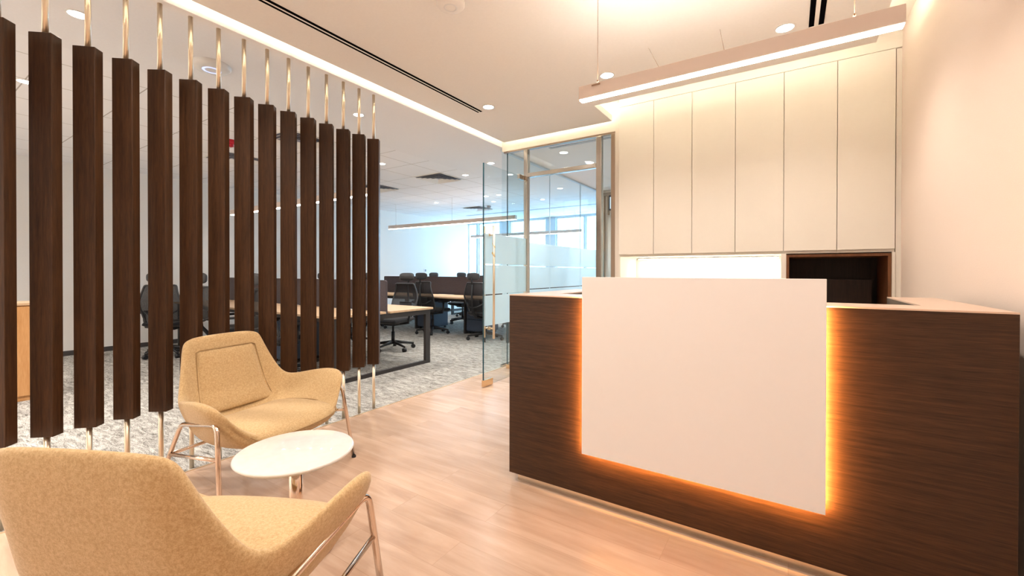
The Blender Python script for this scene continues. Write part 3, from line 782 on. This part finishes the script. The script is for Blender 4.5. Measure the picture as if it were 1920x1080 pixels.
def make_shell():
    b = new_bm()
    g = []
    for row in ROWS:
        full = [(-x, y, z) for (x, y, z) in reversed(row[1:])] + row
        g.append([Vector(p) for p in full])
    nr, nc = len(g), len(g[0])
    def normal(i, j):
        du = g[i][min(j+1, nc-1)] - g[i][max(j-1, 0)]
        dv = g[min(i+1, nr-1)][j] - g[max(i-1, 0)][j]
        return dv.cross(du).normalized()      # points up / forward
    ins = [[b.verts.new(g[i][j]) for j in range(nc)] for i in range(nr)]
    outs = []
    for i in range(nr):
        r = []
        for j in range(nc):
            e = min(j, nc-1-j)
            th = TH[i]*(1.15 if e == 2 else 1 if e > 1 else (.8 if e == 1 else .0)) + ((.062 if i in (1, 2) else .036) if e == 0 else 0)
            th = min(th, .10)
            nn = normal(i, j)
            if e == 1 and i < 5: nn = (nn + Vector((0, 0, .9))).normalized()
            r.append(b.verts.new(g[i][j] - nn*th))
        outs.append(r)
    for i in range(nr-1):
        for j in range(nc-1):
            b.faces.new((ins[i][j], ins[i][j+1], ins[i+1][j+1], ins[i+1][j]))
            b.faces.new((outs[i][j], outs[i+1][j], outs[i+1][j+1], outs[i][j+1]))
    for i in range(nr-1):
        b.faces.new((ins[i][0], ins[i+1][0], outs[i+1][0], outs[i][0]))
        b.faces.new((ins[i][-1], outs[i][-1], outs[i+1][-1], ins[i+1][-1]))
    for j in range(nc-1):
        b.faces.new((ins[0][j], outs[0][j], outs[0][j+1], ins[0][j+1]))
        b.faces.new((ins[-1][j], ins[-1][j+1], outs[-1][j+1], outs[-1][j]))
    return b, g
def sub(o, lv=2):
    m = o.modifiers.new('subdivision', 'SUBSURF'); m.levels = lv; m.render_levels = lv

def surf(g, u, v):
    """point on the inner sheet: u across 0..1, v from front 0 to top 1 (bilinear)"""
    nr, nc = len(g), len(g[0])
    a = v*(nr-1); c = u*(nc-1); i = min(int(a), nr-2); j = min(int(c), nc-2); fa, fc = a-i, c-j
    return (g[i][j]*(1-fa)+g[i+1][j]*fa)*(1-fc) + (g[i][j+1]*(1-fa)+g[i+1][j+1]*fa)*fc

def cushion(fn, nu, nv, puff, edge, deep=.006):
    """closed pad: fn(u,v)->(point, normal)"""
    b = new_bm(); top = []; bot = []
    for i in range(nv+1):
        rt, rb = [], []
        for j in range(nu+1):
            u, v = j/nu, i/nv
            p, n = fn(u, v)
            e = min(1, min(u, 1-u)*5)*min(1, min(v, 1-v)*5)
            h = edge + puff*math.sqrt(max(0, e))
            rt.append(b.verts.new(p + n*h)); rb.append(b.verts.new(p - n*deep))
        top.append(rt); bot.append(rb)
    for i in range(nv):
        for j in range(nu):
            b.faces.new((top[i][j], top[i][j+1], top[i+1][j+1], top[i+1][j])); b.faces.new((bot[i][j], bot[i+1][j], bot[i+1][j+1], bot[i][j+1]))
    for i in range(nv):
        b.faces.new((top[i][0], top[i+1][0], bot[i+1][0], bot[i][0])); b.faces.new((top[i][nu], bot[i][nu], bot[i+1][nu], top[i+1][nu]))
    for j in range(nu):
        b.faces.new((top[0][j], bot[0][j], bot[0][j+1], top[0][j+1])); b.faces.new((top[nv][j], top[nv][j+1], bot[nv][j+1], bot[nv][j]))
    return b

def make_armchair():
    t = thing('lounge_armchair', '', 'armchair', (0, 0, 0), group=None)
    b, g = make_shell()
    sh = lpart('shell', b, M['fabric'], t, smooth=True); sub(sh)
    def lay(x, y):     # seat sheet height by x,y sampled from the grid
        return None
    # seat cushion: follows the sheet between front edge and the foot of the back
    def seat(u, v):
        hw = .285 - .065*v
        if v < .12: hw -= .03*(1-v/.12)**2
        x = (2*u-1)*hw; y = .333 - v*.52
        z = .366 + .022*math.sin(PI*min(1, v*1.05)) - .018*max(0, (.12-v)/.12)**2 + .012*(abs(2*u-1))**3
        # bow of the front edge
        y -= .035*(abs(2*u-1))**2.2*(1-v)
        return Vector((x, y, z)), Vector((0, 0, 1))
    c = lpart('seat_cushion', cushion(seat, 14, 14, .020, .004, .028), M['fabric'], t, smooth=True); sub(c, 1)
    sp_ = [seat(0, 1-k2/14) for k2 in range(15)] + [seat(k2/14, 0) for k2 in range(1, 15)] + [seat(1, k2/14) for k2 in range(1, 15)]
    b = new_bm(); tube(b, [p_ + Vector((math.copysign(.0035, p_.x), .003 if 14 < q_ < 29 else 0, .001)) for q_, (p_, n_) in enumerate(sp_)], .0032, 6); lpart('piping', b, M['seam'], t)
    def back(u, v):
        hw = .212 - .040*v
        x = (2*u-1)*hw
        # straight line of the back between foot and just under the top
        p = [(0, -.192, .40), (0, -.25, .50), (0, -.285, .62), (0, -.316, .745)]
        a = v*3; i = min(int(a), 2); f = a-i
        y = p[i][1]*(1-f)+p[i+1][1]*f; z = p[i][2]*(1-f)+p[i+1][2]*f
        return Vector((x, y, z)), Vector((0, .96, .27))
    c = lpart('back_cushion', cushion(back, 12, 14, .014, .006), M['fabric'], t, smooth=True); sub(c, 1)
    # seam outlining the back pad
    pts = []
    for k2 in range(41):
        s = k2/40*3
        if s < 1: u, v = 0, s
        elif s < 2: u, v = s-1, 1
        else: u, v = 1, 3-s
        p, n = back(u, v); pts.append(p + n*.008 + Vector(((-.004 if u == 0 else .004 if u == 1 else 0), 0, 0)))
    b = new_bm(); tube(b, pts, .0028, 6); lpart('piping', b, M['seam'], t)
    # tubular frame
    for s in (-1, 1):
        F_ = Vector((K['F'][0]*s, K['F'][1]+.02, 0)); L_ = Vector((.395*s, .205, .470)); R_ = Vector((.335*s, -.170, .405)); B_ = Vector((.375*s, -.335, 0))
        b = new_bm(); tube(b, round_path([F_, L_, R_, B_], .05, 8), .0115, 14, radii=None); fr = lpart('side_frame', b, M['chrome'], t, smooth=False)
        b = new_bm(); P1 = F_.lerp(L_, .66); P2 = B_.lerp(R_, .60); tube(b, [P1, P2], .009, 12); lpart('side_stretcher', b, M['chrome'], t)
        for q in (F_, B_):
            b = new_bm(); tube(b, [q, q+Vector((0, 0, .012))], .0135, 14); c = lpart('glide', b, M['black'], t)
    b = new_bm(); tube(b, [(-.352, -.236, .243), (.352, -.236, .243)], .009, 12); lpart('cross_stretcher', b, M['chrome'], t)
    return t
ch = make_armchair()
ch.location = (-2.549, 1.272, 0); ch.rotation_euler = (0, 0, math.radians(-79.1))
tag(ch, 'tan wool armchair facing the camera in front of the walnut fins', group='tan lounge armchairs')
c2 = copy_tree(ch)
c2.location = (-1.429, .557, 0); c2.rotation_euler = (0, 0, math.radians(26.9))
tag(c2, 'tan wool armchair seen from behind in the left foreground', group='tan lounge armchairs')

TX, TY, TZ, TR = -1.79, 1.03, .43, .237
t = thing('round_side_table', 'small round white topped table between the two tan armchairs', 'side table', (TX, TY, 0))
b = new_bm(); lathe(b, [(0, TZ-.022), (TR-.03, TZ-.022), (TR-.006, TZ-.016), (TR, TZ-.008), (TR-.003, TZ-.002), (TR-.009, TZ), (0, TZ)], n=96); b2 = b
lpart('table_top', b, M['table'], t, smooth=True).data
b = new_bm(); tube(b, [(0, 0, .012), (0, 0, TZ-.022)], .028, 32); lpart('pedestal', b, M['chrome'], t)
b = new_bm(); lathe(b, [(0, 0), (.16, 0), (.16, .006), (.06, .014), (0, .014)], n=64); lpart('foot_plate', b, M['chrome'], t)

# ================================================================== OFFICE
def make_office_chair():
    t = thing('office_chair', '', 'office chair', (0, 0, 0))
    # five star base with castors
    b = new_bm()
    for k2 in range(5):
        a = 2*PI*k2/5 + .3
        d = Vector((math.cos(a), math.sin(a), 0))
        tube(b, [d*.02+Vector((0, 0, .115)), d*.17+Vector((0, 0, .10)), d*.32+Vector((0, 0, .075))], .02, 8, radii=[.03, .022, .015])
    lathe(b, [(0, .14), (.035, .14), (.04, .09), (0, .09)], n=16)
    base = lpart('star_base', b, M['black'], t)
    for k2 in range(5):
        a = 2*PI*k2/5 + .3
        c = Vector((math.cos(a)*.315, math.sin(a)*.315, .03)); n = Vector((-math.sin(a), math.cos(a), 0))
        b = new_bm(); tube(b, [c-n*.024, c+n*.024], .03, 16); tube(b, [c+Vector((0, 0, .02)), c+Vector((0, 0, .055))], .009, 8)
        for v in b.verts: v.co -= base.location
        lpart('castor', b, M['black'], base)
    b = new_bm(); tube(b, [(0, 0, .13), (0, 0, .28)], .026, 14); tube(b, [(0, 0, .28), (0, 0, .40)], .016, 14); lpart('gas_column', b, M['black'], t)
    b = new_bm(); box(b, -.11, .11, -.12, .10, .375, .425, bev=.015); tube(b, [(.11, .03, .40), (.20, .05, .395)], .007, 8); lpart('mechanism', b, M['black'], t)
    # seat (front = +y)
    b = new_bm(); box(b, -.25, .25, -.22, .26, .425, .50, bev=.034, seg=3)
    for v in b.verts:
        if v.co.z < .45: v.co.x *= .9; v.co.y *= .92
        v.co.z -= .03*max(0, (v.co.y-.15)/.1)**2*.5
    lpart('seat', b, M['black_fabric'], t, smooth=True)
    # back: mesh panel in a rim
    def bp(u, v):
        wd = (.205 + .035*math.sin(PI*min(1, v*1.25)*.75)) * (1 - .22*max(0, v-.55)/.45)
        x = (2*u-1)*wd
        y = -.235 - .055*math.sin(PI*v) + .02 - .10*v + .035*(2*u-1)**2 + .03*math.sin(2*PI*v)*.5
        return Vector((x, y, .49 + .52*v))
    b = new_bm(); nu, nv = 8, 12
    gr = [[b.verts.new(bp(j/nu, i/nv)) for j in range(nu+1)] for i in range(nv+1)]
    for i in range(nv):
        for j in range(nu): b.faces.new((gr[i][j], gr[i][j+1], gr[i+1][j+1], gr[i+1][j])).smooth = True
    lpart('mesh_back', b, M['mesh'], t)
    rim = [bp(0, v/12) for v in range(13)] + [bp(u/6, 1) for u in range(1, 7)] + [bp(1, 1-v/12) for v in range(1, 13)] + [bp(1-u/6, 0) for u in range(1, 7)]
    b = new_bm(); tube(b, round_path(rim, .03, 2), .013, 8); lpart('back_rim', b, M['grey_rim'], t)
    b = new_bm(); tube(b, [(0, -.10, .40), (0, -.27, .42), (0, -.345, .52), (0, -.37, .75), (0, -.355, 1.0)], .018, 8, radii=[.026, .026, .022, .016, .014])
    tube(b, [(-.19, -.265, .66), (-.10, -.345, .60), (0, -.36, .58), (.10, -.345, .60), (.19, -.265, .66)], .012, 8)
    box(b, -.12, .12, -.312, -.296, .60, .72, bev=.006)
    lpart('back_spine', b, M['black'], t)
    # headrest
    b = new_bm(); n_ = 24
    prof = []
    for k2 in range(n_):
        a = 2*PI*k2/n_; ca, sa = math.cos(a), math.sin(a)
        prof.append((.140*math.copysign(abs(ca)**.55, ca), 1.118+.066*math.copysign(abs(sa)**.6, sa)))
    rings = []
    for sc_, yy in ((.0, -.378), (.80, -.376), (1.0, -.362), (1.0, -.342), (.82, -.322), (.0, -.318)):
        rings.append([b.verts.new((x*sc_ if sc_ else 0, yy + 1.1*(x*sc_)**2, 1.118+(z-1.118)*sc_)) for x, z in prof])
    for ra, rb_ in zip(rings[:-1], rings[1:]):
        for k2 in range(n_):
            b.faces.new((ra[k2], ra[(k2+1) % n_], rb_[(k2+1) % n_], rb_[k2]))
    bmesh.ops.remove_doubles(b, verts=b.verts, dist=1e-5)
    h = lpart('headrest', b, M['grey_rim'], t, smooth=True)
    b = new_bm(); tube(b, [(0, -.355, .98), (0, -.375, 1.05), (0, -.36, 1.11)], .014, 8); lpart('headrest_stem', b, M['black'], t)
    for s in (-1, 1):
        b = new_bm(); tube(b, [(s*.13, -.02, .40), (s*.27, -.03, .42), (s*.285, -.03, .52), (s*.285, -.03, .62)], .018, 8)
        box(b, s*.285-.045, s*.285+.045, -.14, .13, .615, .64, bev=.012)
        lpart('armrest', b, M['black'], t)
    return t

def bench(xa, xb, ya, yb, label, peds):
    xm0, ym = xa, (ya+yb)/2
    t = thing('bench_desk', label, 'desk', ((xa+xb)/2, ym, 0))
    n = 3; st = (xb-xa)/n
    for i in range(n):
        x0, x1 = xa+st*i, xa+st*(i+1)
        for y0, y1 in ((ya, ym-.03), (ym+.03, yb)):
            part('desktop', bx(x0+.001, x1-.001, y0, y1, .705, .73, bev=.002, seg=1), M['oak'], t)
        part('privacy_screen', rounded_panel(x0+(.03 if i == 0 else .002), x1-(.03 if i == 2 else .002), ym-.014, ym+.014, .70, 1.10, .03), M['screen'], t)
    be = new_bm()
    for y in (ya+.14, yb-.14): box(be, xa+.04, xb-.04, y-.02, y+.02, .645, .705)
    part('beam', be, M['charcoal'], t)
    part('cable_tray', bx(xa+.2, xb-.2, ym-.10, ym+.10, .60, .63), M['charcoal'], t)
    for i, x in enumerate((xa+.02, xa+st, xa+2*st, xb-.06)):
        x0 = x-.0; fr = new_bm(); y0, y1 = (ya+.04, yb-.04) if i in (0, 3) else (ym-.30, ym+.30)
        box(fr, x0, x0+.04, y0, y0+.08, 0, .705); box(fr, x0, x0+.04, y1-.08, y1, 0, .705)
        box(fr, x0, x0+.04, y0+.08, y1-.08, .645, .705); box(fr, x0, x0+.04, y0+.08, y1-.08, 0, .04)
        part('leg_frame', fr, M['charcoal'], t)
        # cable grommet rails on the tops
    for i in range(n):
        xc = xa+st*(i+.5)
        g = new_bm()
        for s in (-1, 1): box(g, xc-.20, xc+.20, ym+s*.075-.035, ym+s*.075+.035, .7305, .735)
        part('cable_flap', g, M['white_pl'], t)
    return t

def rounded_panel(x0, x1, y0, y1, z0, z1, r):
    prof = [(x0, z0), (x1, z0)]
    for k2 in range(7):
        a = k2/6*PI/2; prof.append((x1-r+r*math.cos(a), z1-r+r*math.sin(a)))
    for k2 in range(7):
        a = PI/2+k2/6*PI/2; prof.append((x0+r+r*math.cos(a), z1-r+r*math.sin(a)))
    b = new_bm(); lo = [b.verts.new((x, y0, z)) for x, z in prof]; hi = [b.verts.new((x, y1, z)) for x, z in prof]
    b.faces.new(lo); b.faces.new(list(reversed(hi)))
    for i in range(len(prof)):
        j = (i+1) % len(prof); b.faces.new((lo[j], lo[i], hi[i], hi[j]))
    return b
BX0, BX1 = -7.97, -3.97
BN = [(2.65, 4.17, 'nearest oak bench desk behind the walnut fins'), (5.95, 7.47, 'second oak bench desk with plum screens, seen left of the glass door'), (9.02, 10.50, 'farthest oak bench desk by the windows')]
for y0, y1, lab in BN: bench(BX0, BX1, y0, y1, lab, None)

def pedestal(x, y, rz, label):
    t = thing('mobile_pedestal', label, 'drawer unit', (x, y, 0), rz)
    lpart('body', bx(-.2, .2, -.25, .25, .05, .58, bev=.004, seg=1), M['pedestal'], t)
    for z0, z1 in ((.07, .28), (.29, .43), (.44, .565)): lpart('drawer', bx(-.19, .19, -.268, -.251, z0, z1, bev=.002, seg=1), M['pedestal'], t)
    b = new_bm()
    for sx in (-.16, .16):
        for sy in (-.2, .2): tube(b, [(sx-.012, sy, .025), (sx+.012, sy, .025)], .025, 12)
    lpart('castors', b, M['black'], t)
    return t
pedestal(-5.06, 6.70, 0, 'dark blue drawer pedestal under the second bench, beside the chair at the glass door')
pedestal(-6.39, 6.70, 0, 'dark blue drawer pedestal under the second bench, behind the chair in the opening')
pedestal(-5.62, 3.25, 0, 'dark drawer pedestal under the nearest bench behind the fins')

oc = make_office_chair()
chairs = [
 (-4.82, 2.62, 0.12, 'black office chair tucked at the nearest bench, right of the three on the fin side'),
 (-6.02, 2.64, -.15, 'black office chair tucked at the nearest bench, middle of the three on the fin side'),
 (-7.42, 2.42, .9, 'black office chair at the left end of the nearest bench, turned sideways'),
 (-5.13, 4.50, PI+.15, 'large black mesh office chair behind the nearest bench, closest one right of the fins'),
 (-6.1, 4.45, PI-.1, 'black office chair behind the middle of the nearest bench'),
 (-7.35, 4.45, PI+.1, 'black office chair behind the left end of the nearest bench'),
 (-4.53, 6.08, -.05, 'black office chair pushed to the second bench, immediately left of the glass door'),
 (-5.84, 6.12, .06, 'black office chair pushed to the second bench, centre of the opening'),
 (-7.45, 5.95, .1, 'black office chair pushed to the left end of the second bench'),
 (-7.62, 7.72, PI+.1, 'black office chair behind the plum screen, only its headrest showing'),
 (-6.42, 7.72, PI-.2, 'black office chair beyond the second bench, its feet showing under the desk'),
 (-4.9, 7.72, PI+.15, 'black office chair on the far side of the second bench, right end behind frosted glass'),
 (-4.7, 9.0, .1, 'black office chair at the right end of the farthest bench'),
 (-6.0, 9.0, -.1, 'black office chair at the middle of the farthest bench'),
 (-7.3, 9.0, .15, 'black office chair at the left end of the farthest bench')]
for i, (x, y, rz, lab) in enumerate(chairs):
    c = oc if i == 0 else copy_tree(oc)
    c.location = (x, y, 0); c.rotation_euler = (0, 0, rz); c['label'] = lab; c['group'] = 'black office chairs'

# low oak cabinet at far left
t = thing('low_oak_cabinet', 'low orange oak cabinet glimpsed between the first two fins', 'cabinet', (-6.15, .2, 0))
part('carcass', bx(-6.35, -5.93, -.85, .93, .0, .885), M['oakv'], t)
part('top', bx(-6.36, -5.91, -.86, .94, .885, .905), M['oak'], t)
for y0, y1 in ((-.84, -.25), (-.245, .34), (.345, .925)): part('door', bx(-5.93, -5.912, y0, y1, .05, .875), M['oakv'], t)
